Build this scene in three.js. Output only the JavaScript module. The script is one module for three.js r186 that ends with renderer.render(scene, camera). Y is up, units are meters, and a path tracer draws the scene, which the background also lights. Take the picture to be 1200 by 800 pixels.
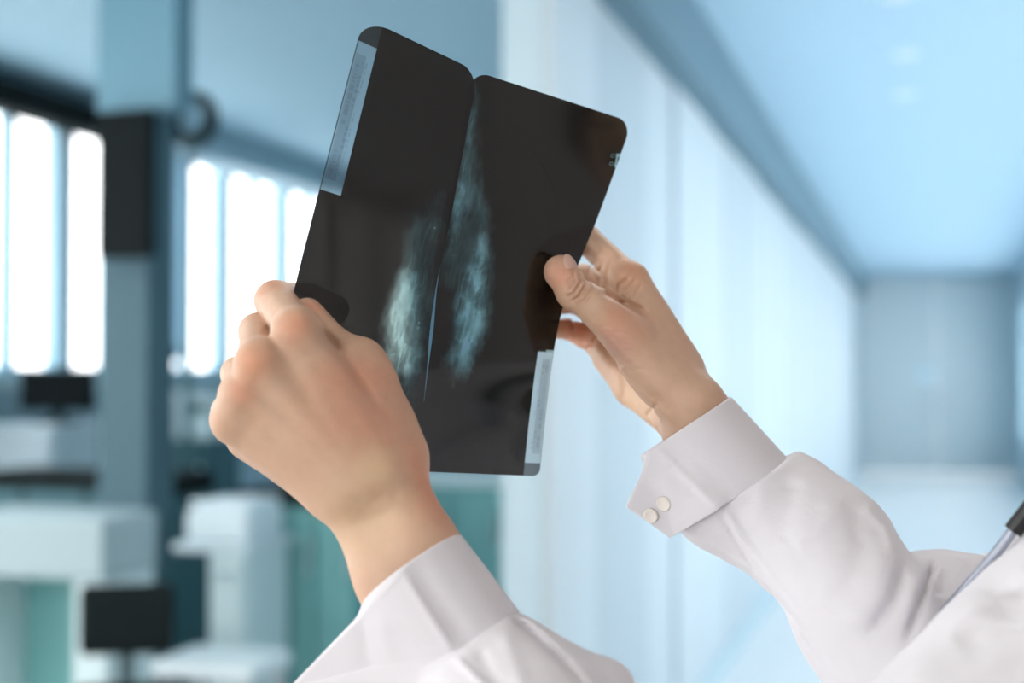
import * as THREE from 'three';
import { RoundedBoxGeometry } from 'three/addons/geometries/RoundedBoxGeometry.js';
import { mergeGeometries } from 'three/addons/utils/BufferGeometryUtils.js';
import { RectAreaLightUniformsLib } from 'three/addons/lights/RectAreaLightUniformsLib.js';

// ---------------------------------------------------------------- camera, sky, lights, exposure
const scene = new THREE.Scene();
const FPX = 1648, FLOOR_TO_EYE = 1.5;
const camera = new THREE.PerspectiveCamera(2 * Math.atan(400 / FPX) * 180 / Math.PI, 1.5, 0.05, 200);
camera.rotation.order = 'YXZ';
camera.position.set(0, FLOOR_TO_EYE, 0);
camera.rotation.set(Math.atan(40 / FPX), Math.atan(486 / FPX), 0);   // the corridor runs along -z and vanishes right of centre
camera.updateMatrixWorld(true);
camera.focus = 0.77;
camera.userData.fStop = 3.8;
const renderer = new THREE.WebGLRenderer({ antialias: true });
renderer.toneMapping = THREE.LinearToneMapping;
renderer.toneMappingExposure = 1.0;
renderer.shadowMap.enabled = true;
RectAreaLightUniformsLib.init();
scene.background = new THREE.Color().setRGB(0.98, 0.99, 1.0);       // even overcast sky
scene.backgroundIntensity = 4.8;
// ceiling luminaires out of the frame: [x, y, z, width, depth, strength]; the fittings are built with their lights below
const LUMINAIRES = [[-2.9, 3.0, 0.6, 1.2, 0.6, 12], [-1.2, 3.0, 1.6, 1.2, 0.6, 12], [-2.9, 3.0, -2.2, 1.2, 0.6, 8], [-0.2, 3.0, -2.6, 1.2, 0.6, 8]];

// ---------------------------------------------------------------- helpers
let seed = 7;
const rnd = () => { seed = (seed * 1664525 + 1013904223) >>> 0; return seed / 4294967296; };
const V = (x, y, z) => new THREE.Vector3(x, y, z);
const clamp = (x, a = 0, b = 1) => Math.min(b, Math.max(a, x));
const lerp = (a, b, t) => a + (b - a) * t;
const smooth = (a, b, x) => { const t = clamp((x - a) / (b - a)); return t * t * (3 - 2 * t); };
function hash(i, j, k) { let h = (i * 374761393 + j * 668265263 + k * 2147483647) | 0; h = Math.imul(h ^ (h >>> 13), 1274126177); return ((h ^ (h >>> 16)) >>> 0) / 4294967296; }
function noise3(x, y, z) {
  const i = Math.floor(x), j = Math.floor(y), k = Math.floor(z), u = smooth(0, 1, x - i), v = smooth(0, 1, y - j), w = smooth(0, 1, z - k);
  const e = (a, b, c) => hash(i + a, j + b, k + c);
  return lerp(lerp(lerp(e(0, 0, 0), e(1, 0, 0), u), lerp(e(0, 1, 0), e(1, 1, 0), u), v), lerp(lerp(e(0, 0, 1), e(1, 0, 1), u), lerp(e(0, 1, 1), e(1, 1, 1), u), v), w);
}
const fbm = (x, y, z = 0, n = 4) => { let s = 0, a = 0.5, t = 0; for (let o = 0; o < n; o++) { s += a * noise3(x, y, z); t += a; a *= 0.5; x *= 2.03; y *= 2.03; z *= 2.03; } return s / t; };
const taken = {};
const numbered = (name) => { const n = taken[name] = (taken[name] ?? -1) + 1; return n ? `${name}_${String(n).padStart(3, '0')}` : name; };
function mesh(name, geo, mat, parent) {
  const m = new THREE.Mesh(geo, mat); m.name = name; m.castShadow = m.receiveShadow = true; parent.add(m); return m;
}
function thing(name, label, category, [x, y, z] = [0, 0, 0], turn = 0, group) {
  const o = new THREE.Group(); o.name = numbered(name); o.position.set(x, y, z); o.rotation.y = turn; scene.add(o);
  o.userData = { label, category }; if (group) o.userData.group = group; return o;
}
function struct(name, geo, mat, label, category) {
  const m = mesh(name, geo, mat, scene); m.userData = { kind: 'structure', label, category }; return m;
}
const box = (w, h, d, x = 0, y = 0, z = 0) => new THREE.BoxGeometry(w, h, d).translate(x, y, z);
const span = (x0, x1, y0, y1, z0, z1) => box(Math.abs(x1 - x0), Math.abs(y1 - y0), Math.abs(z1 - z0), (x0 + x1) / 2, (y0 + y1) / 2, (z0 + z1) / 2);
const rbox = (w, h, d, r, x = 0, y = 0, z = 0) => new RoundedBoxGeometry(w, h, d, 2, r).translate(x, y, z);
const cyl = (r0, r1, h, x = 0, y = 0, z = 0, n = 24) => new THREE.CylinderGeometry(r1, r0, h, n).translate(x, y, z);
// a place in the world, from its direction in the picture and its distance d along the optical axis (camera axes: cam())
const cam = (px, py, d) => V((px - 600) / FPX * d, (400 - py) / FPX * d, -d);
// the same for the room: the place on that line of sight at depth D along the corridor
function room(px, py, D) { const v = V((px - 600) / FPX, (400 - py) / FPX, -1).transformDirection(camera.matrixWorld); return v.multiplyScalar(-D / v.z).add(camera.position); }
const rgb = (r, g, b) => new THREE.Color().setRGB(r, g, b);
const std = (c, roughness = 0.6, extra = {}) => new THREE.MeshStandardMaterial({ color: c, roughness, ...extra });
function noiseTexture(n, f, repeat = true) {
  const d = new Uint8Array(n * n * 4);
  for (let y = 0; y < n; y++) for (let x = 0; x < n; x++) { const v = clamp(f(x / n, y / n)) * 255; d.set([v, v, v, 255], (y * n + x) * 4); }
  const t = new THREE.DataTexture(d, n, n); t.magFilter = THREE.LinearFilter; t.wrapS = t.wrapT = repeat ? THREE.RepeatWrapping : THREE.ClampToEdgeWrapping; t.needsUpdate = true; return t;
}

// distance fields: chains of tapered capsules, joined smoothly, meshed by surface nets
const smin = (a, b, k) => { const h = Math.max(k - Math.abs(a - b), 0) / k; return Math.min(a, b) - h * h * k * 0.25; };
const smax = (a, b, k) => -smin(-a, -b, k);
function capsule(a, b, ra, rb) {
  const dx = b.x - a.x, dy = b.y - a.y, dz = b.z - a.z, q = 1 / Math.max(dx * dx + dy * dy + dz * dz, 1e-12), dr = rb - ra;
  return (x, y, z) => {
    const ex = x - a.x, ey = y - a.y, ez = z - a.z; let t = (ex * dx + ey * dy + ez * dz) * q; t = t < 0 ? 0 : t > 1 ? 1 : t;
    const fx = ex - t * dx, fy = ey - t * dy, fz = ez - t * dz; return Math.sqrt(fx * fx + fy * fy + fz * fz) - ra - t * dr;
  };
}
// joints: [px, py, d, radius in mm]
const chain = (joints, k = 0.004) => { const f = []; for (let i = 0; i + 1 < joints.length; i++) { const [a, b] = [joints[i], joints[i + 1]]; f.push(capsule(cam(...a), cam(...b), a[3] / 1000, b[3] / 1000)); } return blend(f, k); };
const ball = (px, py, d, r) => { const c = cam(px, py, d); return (x, y, z) => Math.hypot(x - c.x, y - c.y, z - c.z) - r / 1000; };
const blend = (fs, k) => fs.length === 1 ? fs[0] : (x, y, z) => { let s = fs[0](x, y, z); for (let i = 1; i < fs.length; i++) s = smin(s, fs[i](x, y, z), k); return s; };
function surface(f, lo, hi, cell) {
  const B = 8, nb = [0, 1, 2].map((i) => Math.ceil((hi.getComponent(i) - lo.getComponent(i)) / cell / B)), n = nb.map((k) => k * B + 1);
  const at = (i, j, k) => (k * n[1] + j) * n[0] + i, F = new Float32Array(n[0] * n[1] * n[2]).fill(1), reach = cell * B * 0.9 * 1.3 + cell * 2, live = [];
  for (let c = 0; c < nb[2]; c++) for (let b = 0; b < nb[1]; b++) for (let a = 0; a < nb[0]; a++) {
    const m = f(lo.x + (a + 0.5) * B * cell, lo.y + (b + 0.5) * B * cell, lo.z + (c + 0.5) * B * cell), near = Math.abs(m) < reach;
    if (near) live.push([a, b, c]);
    for (let k = c * B; k <= c * B + B; k++) for (let j = b * B; j <= b * B + B; j++) for (let i = a * B; i <= a * B + B; i++)
      if (near) F[at(i, j, k)] = f(lo.x + i * cell, lo.y + j * cell, lo.z + k * cell); else if (F[at(i, j, k)] === 1) F[at(i, j, k)] = m;
  }
  const id = new Int32Array(F.length).fill(-1), pos = [], idx = [];
  const E = [[0, 1], [2, 3], [4, 5], [6, 7], [0, 2], [1, 3], [4, 6], [5, 7], [0, 4], [1, 5], [2, 6], [3, 7]], v = new Float32Array(8);
  for (const [a, b, c] of live) for (let k = c * B; k < c * B + B; k++) for (let j = b * B; j < b * B + B; j++) for (let i = a * B; i < a * B + B; i++) {
    let inside = 0;
    for (let q = 0; q < 8; q++) { v[q] = F[at(i + (q & 1), j + (q >> 1 & 1), k + (q >> 2))]; if (v[q] < 0) inside++; }
    if (!inside || inside === 8) continue;
    let x = 0, y = 0, z = 0, m = 0;
    for (const [p, q] of E) if (v[p] < 0 !== v[q] < 0) { const t = v[p] / (v[p] - v[q]); x += (p & 1) + t * ((q & 1) - (p & 1)); y += (p >> 1 & 1) + t * ((q >> 1 & 1) - (p >> 1 & 1)); z += (p >> 2) + t * ((q >> 2) - (p >> 2)); m++; }
    id[at(i, j, k)] = pos.length / 3; pos.push(lo.x + (i + x / m) * cell, lo.y + (j + y / m) * cell, lo.z + (k + z / m) * cell);
  }
  const quad = (p, q, r, s, flip) => { if (p < 0 || q < 0 || r < 0 || s < 0) return; flip ? idx.push(p, r, q, p, s, r) : idx.push(p, q, r, p, r, s); };
  for (const [a, b, c] of live) for (let k = c * B; k < c * B + B; k++) for (let j = b * B; j < b * B + B; j++) for (let i = a * B; i < a * B + B; i++) {
    const s = F[at(i, j, k)] < 0;
    if (j && k && s !== F[at(i + 1, j, k)] < 0) quad(id[at(i, j - 1, k - 1)], id[at(i, j, k - 1)], id[at(i, j, k)], id[at(i, j - 1, k)], !s);
    if (i && k && s !== F[at(i, j + 1, k)] < 0) quad(id[at(i - 1, j, k - 1)], id[at(i - 1, j, k)], id[at(i, j, k)], id[at(i, j, k - 1)], !s);
    if (i && j && s !== F[at(i, j, k + 1)] < 0) quad(id[at(i - 1, j - 1, k)], id[at(i, j - 1, k)], id[at(i, j, k)], id[at(i - 1, j, k)], !s);
  }
  const nor = new Float32Array(pos.length), e = cell * 0.45, uv = [];
  for (let p = 0; p < pos.length; p += 3) {
    let [x, y, z] = [pos[p], pos[p + 1], pos[p + 2]];
    for (let it = 0; it < 2; it++) {
      const d = f(x, y, z); let gx = f(x + e, y, z) - f(x - e, y, z), gy = f(x, y + e, z) - f(x, y - e, z), gz = f(x, y, z + e) - f(x, y, z - e);
      const l = Math.hypot(gx, gy, gz) || 1; gx /= l; gy /= l; gz /= l;
      if (it === 0) { const s = clamp(d, -cell, cell); x -= gx * s; y -= gy * s; z -= gz * s; pos[p] = x; pos[p + 1] = y; pos[p + 2] = z; }
      nor[p] = gx; nor[p + 1] = gy; nor[p + 2] = gz;
    }
    uv.push(x + z * 0.6, y + z * 0.35);
  }
  const g = new THREE.BufferGeometry();
  g.setAttribute('position', new THREE.BufferAttribute(new Float32Array(pos), 3)); g.setAttribute('normal', new THREE.BufferAttribute(nor, 3));
  g.setAttribute('uv', new THREE.BufferAttribute(new Float32Array(uv), 2)); g.setIndex(idx); return g;
}
const toWorld = (g, base) => { g.applyMatrix4(camera.matrixWorld); if (base) g.translate(-base.x, -base.y, -base.z); return g; };

// ---------------------------------------------------------------- the setting: a ward with windows on the left, a corridor leading away on the right
const CEIL = 3.05, XW = -4.55, XP = -1.0, XR = 1.3, ZEND = -22.5, ZROOM = -13, ZNEAR = 3.2, ZP = -3.8;
const px0 = (px, D) => room(px, 440, D).x, py0 = (px, py, D) => room(px, py, D).y;
const grain = noiseTexture(256, (u, v) => 0.86 + 0.14 * fbm(u * 40, v * 40, 2, 4)); grain.colorSpace = THREE.SRGBColorSpace; grain.repeat.set(14, 14);
const paint = (r, g, b, rough = 0.7) => std(rgb(r, g, b), rough, { map: grain });
const M = {
  wall: paint(0.52, 0.69, 0.78), wall2: paint(0.50, 0.68, 0.77), ceiling: paint(0.47, 0.71, 0.88), floor: paint(0.82, 0.87, 0.89, 0.28), trim: paint(0.13, 0.25, 0.32), beam: paint(0.20, 0.40, 0.50), pillar: paint(0.075, 0.16, 0.20), wardCeiling: paint(0.46, 0.72, 0.86), near: paint(0.52, 0.48, 0.47), nearCeiling: paint(0.80, 0.78, 0.75), nearFloor: paint(0.62, 0.57, 0.53, 0.5),
  frame: std(rgb(0.38, 0.60, 0.72), 0.45), white: std(rgb(0.66, 0.78, 0.83), 0.5), desk: std(rgb(0.36, 0.48, 0.52), 0.6), pale: std(rgb(0.58, 0.73, 0.76), 0.5), teal: std(rgb(0.10, 0.36, 0.37), 0.4), teal2: std(rgb(0.17, 0.42, 0.42), 0.45), dark: new THREE.MeshPhysicalMaterial({ color: rgb(0.010, 0.016, 0.017), roughness: 0.8, specularIntensity: 0.2 }), slate: std(rgb(0.07, 0.13, 0.15), 0.5), mid: std(rgb(0.045, 0.13, 0.155), 0.6), metal: std(rgb(0.55, 0.62, 0.66), 0.3, { metalness: 0.8 }), door: paint(0.66, 0.79, 0.84, 0.6),
  glass: new THREE.MeshPhysicalMaterial({ color: 0xffffff, transmission: 1, thickness: 0, roughness: 0, ior: 1.45 }),
  screen: new THREE.MeshPhysicalMaterial({ color: rgb(0.008, 0.012, 0.013), roughness: 0.7, specularIntensity: 0.2 }), blind: new THREE.MeshPhysicalMaterial({ color: rgb(0.62, 0.80, 0.90), roughness: 0.95, transmission: 0.35, thickness: 0, side: THREE.DoubleSide }),
};
struct('floor_front', span(XW - 0.15, XR + 0.15, -0.15, 0, -3.4, ZNEAR + 0.15), M.nearFloor, 'brownish floor in front of the ward, outside the picture', 'floor');
struct('floor', span(XW - 0.15, XR + 0.15, -0.15, 0, ZEND - 0.15, -3.4), M.floor, 'smooth pale floor of the ward and the corridor', 'floor');
struct('ceiling_front', span(XW - 0.15, XR + 0.15, CEIL, CEIL + 0.12, -3.4, ZNEAR + 0.15), M.nearCeiling, 'warm white ceiling over the viewer', 'ceiling');
struct('ceiling', span(XP - 0.15, XR + 0.15, CEIL, CEIL + 0.12, ZEND - 0.15, -3.4), M.ceiling, 'smooth light blue ceiling of the corridor', 'ceiling');
struct('ceiling_ward', span(XW - 0.15, XP - 0.15, CEIL, CEIL + 0.12, ZROOM - 0.15, -3.4), M.wardCeiling, 'blue ceiling of the ward', 'ceiling');

struct('wall_room', span(XW, XP - 0.15, 0, CEIL, ZROOM - 0.15, ZROOM), M.wall, 'far wall of the ward', 'wall');
// window wall on the left and glazed wall on the right of the corridor: piers, parapet and head, then a window in each bay
let nWindow = 0;
function windowWall(name, x0, x1, z0, z1, bays, sill, head, wallMat, label) {
  const g = [span(x0, x1, 0, sill, z0, z1), span(x0, x1, head, CEIL, z0, z1)], zs = [z0, ...bays.flat(), z1];
  for (let i = 0; i < zs.length; i += 2) if (Math.abs(zs[i] - zs[i + 1]) > 0.005) g.push(span(x0, x1, sill, head, zs[i], zs[i + 1]));
  struct(name, mergeGeometries(g), wallMat, label, 'wall');
  bays.forEach(([a, b], n) => {
    const xm = (x0 + x1) / 2, m = (a + b) / 2, f = 0.045, w = new THREE.Group(); w.name = `window_${++nWindow}`; w.position.set(xm, sill, m); scene.add(w);
    w.userData = { kind: 'structure', label: `window ${n + 1} of the ${label}, counted from the viewer`, category: 'window' };
    const hh = head - sill, d = Math.abs(a - b);
    mesh('frame', mergeGeometries([box(0.08, f, d, 0, f / 2, 0), box(0.08, f, d, 0, hh - f / 2, 0), box(0.08, hh, f, 0, hh / 2, -d / 2 + f / 2), box(0.08, hh, f, 0, hh / 2, d / 2 - f / 2)]), M.frame, w);
    mesh('mullion', box(0.06, hh - 2 * f, 0.08, 0, hh / 2, 0), M.frame, w);
    for (const s of [-1, 1]) mesh('pane', box(0.004, hh - 2 * f, d / 2 - f - 0.025, 0, hh / 2, s * (d / 4 - f / 2 + 0.0125)).translate(0, 0, 0), M.glass, w);
  });
}
{ // wall behind the viewer, two tall windows in its left half
  const bays = [[-4.2, -2.9], [-2.7, -1.4]], y0 = 0.35, y1 = 2.85, g = [span(XW - 0.15, XR + 0.15, 0, y0, ZNEAR, ZNEAR + 0.15), span(XW - 0.15, XR + 0.15, y1, CEIL, ZNEAR, ZNEAR + 0.15), span(XW - 0.15, -4.2, y0, y1, ZNEAR, ZNEAR + 0.15), span(-2.9, -2.7, y0, y1, ZNEAR, ZNEAR + 0.15), span(-1.4, XR + 0.15, y0, y1, ZNEAR, ZNEAR + 0.15)];
  struct('wall_back', mergeGeometries(g), M.near, 'dark wall behind the viewer with two tall windows', 'wall');
  bays.forEach(([a, b], i) => { const w = new THREE.Group(), d = b - a, hh = y1 - y0, f = 0.05; w.name = `window_${++nWindow}`; w.position.set((a + b) / 2, y0, ZNEAR + 0.075); w.userData = { kind: 'structure', label: ['tall window behind the viewer, in the corner', 'tall window behind the viewer, nearer the middle'][i], category: 'window' }; scene.add(w);
    mesh('frame', mergeGeometries([box(d, f, 0.08, 0, f / 2, 0), box(d, f, 0.08, 0, hh - f / 2, 0), box(f, hh, 0.08, -d / 2 + f / 2, hh / 2, 0), box(f, hh, 0.08, d / 2 - f / 2, hh / 2, 0)]), M.frame, w); mesh('pane', box(d - 2 * f, hh - 2 * f, 0.004, 0, hh / 2, 0), M.glass, w); });
}
const nearBays = []; for (let z = 1.4; z > -4.4; z -= 1.2) nearBays.push([z, z - 1.1]);
windowWall('wall_front_left', XW - 0.15, XW, ZNEAR, -4.6, nearBays, 0.35, 2.85, M.nearCeiling, 'tall window wall left of the viewer');
const leftBays = []; for (let z = -4.95; z > -12; z -= 0.93) leftBays.push([z, z - 0.86]);
windowWall('wall_left', XW - 0.15, XW, -4.6, ZROOM, leftBays, 1.5, 2.98, M.wall2, 'ward wall with a row of bright windows');
const rightBays = []; for (let z = -4.2; z > -20; z -= 1.75) rightBays.push([z, z - 1.6]);
struct('wall_front_right', span(XR, XR + 0.15, 0, CEIL, -3.4, ZNEAR), M.near, 'dark brown wall right of the viewer', 'wall');
windowWall('wall_right', XR, XR + 0.15, -3.4, ZEND, rightBays, 0.55, 2.55, M.wall, 'glazed wall on the right of the corridor');
// corridor partition: a core clad in upright boards of slightly different tones, a dark cornice and a baseboard
const part = struct('wall_partition', span(XP - 0.15, XP - 0.03, 0, CEIL, ZEND, ZP), M.wall, 'corridor wall clad in upright pale boards', 'wall');
const boardTones = [paint(0.54, 0.66, 0.73), paint(0.50, 0.62, 0.69), paint(0.56, 0.68, 0.75), paint(0.46, 0.58, 0.65)];
for (let z = ZP, i = 0; z > ZEND + 0.3; i++) { const w = 0.42 + 0.5 * rnd(), t = 0.012 + 0.018 * rnd(); mesh('board', span(XP - 0.03, XP - 0.03 + t, 0.1, 2.74, z - 0.006, z - w + 0.006), boardTones[Math.floor(rnd() * 4)], part); z -= w; }
struct('trim_1', span(XP - 0.15, XP + 0.10, 2.72, CEIL, ZEND, ZP + 0.01), M.trim, 'dark cornice along the top of the corridor wall', 'cornice');
struct('baseboard_partition', span(XP - 0.03, XP + 0.012, 0, 0.1, ZEND, ZP), M.wall2, 'low baseboard of the corridor wall', 'baseboard');
// end of the corridor: wall with a wide double door, each leaf with a round pane
{
  const x0 = XP + 0.02, x1 = XR - 0.02, top = 2.98, g = [span(XP - 0.15, x0, 0, CEIL, ZEND, ZEND - 0.15), span(x1, XR + 0.15, 0, CEIL, ZEND, ZEND - 0.15), span(x0, x1, top, CEIL, ZEND, ZEND - 0.15)];
  struct('wall_end', mergeGeometries(g), M.wall2, 'end wall of the corridor round the double door', 'wall');
  const d = new THREE.Group(); d.name = 'door_1'; d.position.set((x0 + x1) / 2, 0, ZEND - 0.07); d.userData = { kind: 'structure', label: 'grey blue double door with a round pane at the end of the corridor', category: 'door' }; scene.add(d);
  const w = (x1 - x0) / 2;
  for (const s of [-1, 1]) {
    const sh = new THREE.Shape([[0.001, 0.01], [w, 0.01], [w, top], [0.001, top]].map(([a, b]) => new THREE.Vector2(s * a, b))), cx = s * w * (s < 0 ? 0.16 : 0.5);
    if (s < 0) sh.holes.push(new THREE.Path().absarc(cx, 1.5, 0.085, 0, Math.PI * 2));
    const leaf = mesh('leaf', new THREE.ExtrudeGeometry(sh, { depth: 0.05, bevelEnabled: false, curveSegments: 24 }), M.door, d);
    if (s < 0) { mesh('pane', new THREE.CylinderGeometry(0.087, 0.087, 0.006, 32).rotateX(Math.PI / 2).translate(cx, 1.5, 0.025), M.blind, leaf); mesh('pane_ring', new THREE.TorusGeometry(0.09, 0.01, 8, 40).translate(cx, 1.5, 0.05), M.metal, leaf); }
    mesh('handle', box(0.03, 0.35, 0.04, s * 0.09, 1.05, 0.07), M.metal, leaf);
  }
}
struct('pillar', span(px0(116, 4.6), px0(172, 4.6), 0, CEIL, -4.8, -4.6), M.pillar, 'square slate blue pillar in front of the windows', 'pillar');
struct('beam', span(px0(112, 4.55), px0(203, 4.55), py0(160, 128, 4.55), CEIL, -4.68, -4.55), M.beam, 'short slate blue beam at the head of the pillar', 'beam');
struct('trim_4', span(XW, XW + 0.3, 2.86, CEIL, ZROOM, -7.1), M.wall2, 'light blue soffit over the far windows', 'soffit');
struct('trim_2', span(XW, XW + 0.16, 2.84, 2.98, -7.05, -5.2), M.dark, 'dark blind box over the nearest windows', 'blind box');
struct('trim_3', span(XW, XW + 0.22, 1.44, 1.5, ZROOM, -4.62), M.pale, 'pale sill board under the ward windows', 'sill');
// ceiling luminaires, each a frame with a glowing diffuser and the light of that diffuser
LUMINAIRES.forEach(([x, y, z, w, d, s], i) => {
  const t = thing('ceiling_light', ['recessed ceiling panel nearest the windows, behind the viewer', 'recessed ceiling panel nearest the back wall', 'recessed ceiling panel over the front of the ward', 'recessed ceiling panel at the mouth of the corridor'][i], 'ceiling light', [x, CEIL, z], 0, 'ceiling light panels');
  mesh('frame', mergeGeometries([box(w + 0.06, 0.03, 0.03, 0, -0.015, d / 2 + 0.015), box(w + 0.06, 0.03, 0.03, 0, -0.015, -d / 2 - 0.015), box(0.03, 0.03, d, w / 2 + 0.015, -0.015, 0), box(0.03, 0.03, d, -w / 2 - 0.015, -0.015, 0)]), M.white, t);
  mesh('light_diffuser', box(w, 0.012, d, 0, -0.008, 0), std(rgb(0.8, 0.8, 0.8), 0.5, { emissive: rgb(1, 0.98, 0.95), emissiveIntensity: 2 }), t);
  const l = new THREE.RectAreaLight(rgb(1, 0.975, 0.94), s, w, d); l.position.set(0, -0.02, 0); l.rotation.x = -Math.PI / 2; t.add(l);
});
[[1050, 20, 5.9], [1060, 85, 7.0], [1060, 128, 8.0]].forEach(([px, py, D], i) => {
  const p = room(px, py, D), t = thing('downlight', ['round downlight in the corridor ceiling, nearest of three', 'round downlight in the corridor ceiling, middle of three', 'round downlight in the corridor ceiling, farthest of three'][i], 'downlight', [p.x, CEIL, p.z], 0, 'downlights of the corridor');
  mesh('ring', new THREE.TorusGeometry(0.055, 0.012, 8, 32).rotateX(Math.PI / 2), M.white, t);
  mesh('cover', new THREE.CylinderGeometry(0.05, 0.05, 0.01, 24).translate(0, -0.005, 0), M.white, t);
});

// ---------------------------------------------------------------- furniture and equipment of the ward, far out of focus
// at(): base point on the floor below the sight line, D metres along the corridor
{ // portrait display on the pillar
  const y0 = py0(147, 302, 4.5), y1 = py0(147, 130, 4.5), x0 = px0(116, 4.5), x1 = px0(178, 4.5), t = thing('wall_display', 'dark upright display hung on the slate blue pillar', 'display', [(x0 + x1) / 2, y0, -4.5]);
  mesh('casing', rbox(x1 - x0, y1 - y0, 0.06, 0.01, 0, (y1 - y0) / 2, 0), M.dark, t); mesh('panel', box(x1 - x0 - 0.03, y1 - y0 - 0.03, 0.006, 0, (y1 - y0) / 2, 0.031), M.screen, t); mesh('bracket', box(0.1, 0.2, 0.08, 0, (y1 - y0) / 2, -0.06), M.slate, t);
}
{ // ring lamp on a tall stand
  const D = 5.75, x = px0(224, D), y = py0(224, 140, D), t = thing('ring_lamp', 'dark ring lamp on a tall stand beside the pillar', 'lamp', [x, 0, -D]);
  mesh('lamp_head', new THREE.TorusGeometry(0.098, 0.032, 14, 48).translate(0, y, 0), M.dark, t); mesh('lens', new THREE.CylinderGeometry(0.07, 0.07, 0.008, 40).rotateX(Math.PI / 2).translate(0, y, 0), M.glass, t);
  mesh('pole', cyl(0.022, 0.018, y - 0.14, -0.02, (y - 0.14) / 2 + 0.03, 0), M.mid, t); mesh('joint', new THREE.SphereGeometry(0.035, 20, 14).translate(-0.02, y - 0.11, 0), M.slate, t);
  mesh('base', cyl(0.2, 0.16, 0.04, 0, 0.02, 0, 40), M.slate, t);
}
function cabinet(label, x0, x1, y1, z0, depth, body, front, doors, top = M.white, plinth = M.pale) {
  const w = x1 - x0, t = thing('cabinet', label, 'cabinet', [(x0 + x1) / 2, 0, z0 - depth / 2]);
  mesh('body', box(w, y1 - 0.14, depth, 0, 0.1 + (y1 - 0.14) / 2, 0), body, t); mesh('plinth', box(w - 0.04, 0.1, depth - 0.06, 0, 0.05, -0.02), plinth, t); mesh('worktop', rbox(w + 0.03, top === M.dark ? 0.09 : 0.04, depth + 0.03, 0.008, 0, y1 - (top === M.dark ? 0.045 : 0.02), 0), top, t);
  for (let i = 0; i < doors; i++) { const dw = w / doors, d = mesh('door', rbox(dw - 0.012, y1 - 0.17, 0.02, 0.004, -w / 2 + dw * (i + 0.5), 0.11 + (y1 - 0.17) / 2, depth / 2 + 0.01), front, t); mesh('handle', box(0.012, 0.14, 0.02, -w / 2 + dw * (i + 0.5) + dw * 0.36, y1 - 0.24, depth / 2 + 0.03), M.metal, d); }
  return t;
}
function monitor(label, x, y, z, w, h, turn = 0, casing = M.dark, panel = M.screen) {
  const t = thing('monitor', label, 'monitor', [x, y, z], turn); mesh('casing', rbox(w, h, 0.04, 0.01, 0, 0.06 + h / 2, 0), casing, t); mesh('panel', box(w - 0.03, h - 0.03, 0.004, 0, 0.06 + h / 2, 0.021), panel, t); mesh('neck', box(0.05, 0.1, 0.03, 0, 0.05, -0.01), casing, t); mesh('foot', rbox(w * 0.5, 0.015, 0.15, 0.005, 0, 0.0075, 0), casing, t); return t;
}
function officeChair(label, x, z, turn, seatMat, seatY, backTop, scale = 1) {
  const t = thing('office_chair', label, 'chair', [x, 0, z], turn); t.scale.set(scale, 1, scale);
  mesh('seat', rbox(0.46, 0.08, 0.44, 0.035, 0, seatY, 0), seatMat, t); mesh('backrest', rbox(0.42, backTop - seatY - 0.12, 0.07, 0.03, 0, (backTop + seatY + 0.12) / 2, -0.2), seatMat, t); mesh('back_support', box(0.06, 0.3, 0.03, 0, seatY + 0.12, -0.24), M.slate, t); mesh('stem', cyl(0.03, 0.03, seatY - 0.1, 0, 0.05 + (seatY - 0.1) / 2, 0), M.metal, t);
  for (let i = 0; i < 5; i++) { const a = i * Math.PI * 0.4; const leg = mesh('leg', box(0.28, 0.03, 0.04, 0.15, 0, 0).rotateY(a).translate(0, 0.08, 0), M.slate, t); mesh('caster', new THREE.CylinderGeometry(0.03, 0.03, 0.03, 16).rotateX(Math.PI / 2).translate(0.28, 0, 0).rotateY(a).translate(0, 0.03, 0), M.dark, leg); }
  return t;
}
const X = px0;
// equipment along the windows
{ const D = 5.7; cabinet('tall white instrument cabinet at the left edge, under a dark monitor', X(-30, D), X(62, D), py0(30, 497, D), -D, 0.4, M.white, M.white, 1); monitor('dark monitor standing on the tall white cabinet', X(38, D), py0(30, 497, D), -D - 0.2, 0.36, 0.2, 0.25); }
{ const D = 6.55; cabinet('white trolley cabinet right of the pillar carrying a pale box', X(150, D), X(245, D), py0(190, 505, D), -D, 0.35, M.mid, M.mid, 2, M.pale);
  const t = thing('instrument_box', 'pale box shaped instrument on the trolley cabinet right of the pillar', 'instrument', [X(184, D), py0(190, 505, D), -D - 0.17]); mesh('housing', rbox(0.2, 0.21, 0.2, 0.02, 0, 0.105, 0), M.white, t); mesh('panel', box(0.15, 0.08, 0.004, 0, 0.13, 0.101), M.pale, t);
  const b = thing('instrument_box', 'smaller greyish instrument beside the pale box on the trolley cabinet', 'instrument', [X(226, D), py0(190, 505, D), -D - 0.17]); mesh('housing', rbox(0.15, 0.19, 0.18, 0.02, 0, 0.095, 0), M.pale, b); mesh('panel', box(0.1, 0.06, 0.004, 0, 0.12, 0.091), M.mid, b); }
{ const D = 6.3, x = X(208, D), y = py0(208, 412, D), t = thing('instrument_stand', 'dark oval headed stand behind the pale instrument', 'stand', [x, 0, -D + 0.12]); mesh('head', new THREE.SphereGeometry(0.075, 24, 16).scale(1, 0.72, 0.5).translate(0, y, 0), M.slate, t); mesh('pole', cyl(0.016, 0.014, y - 0.06, 0, (y - 0.06) / 2 + 0.02, 0), M.slate, t); mesh('base', cyl(0.16, 0.14, 0.03, 0, 0.015, 0, 32), M.slate, t); }
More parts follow.
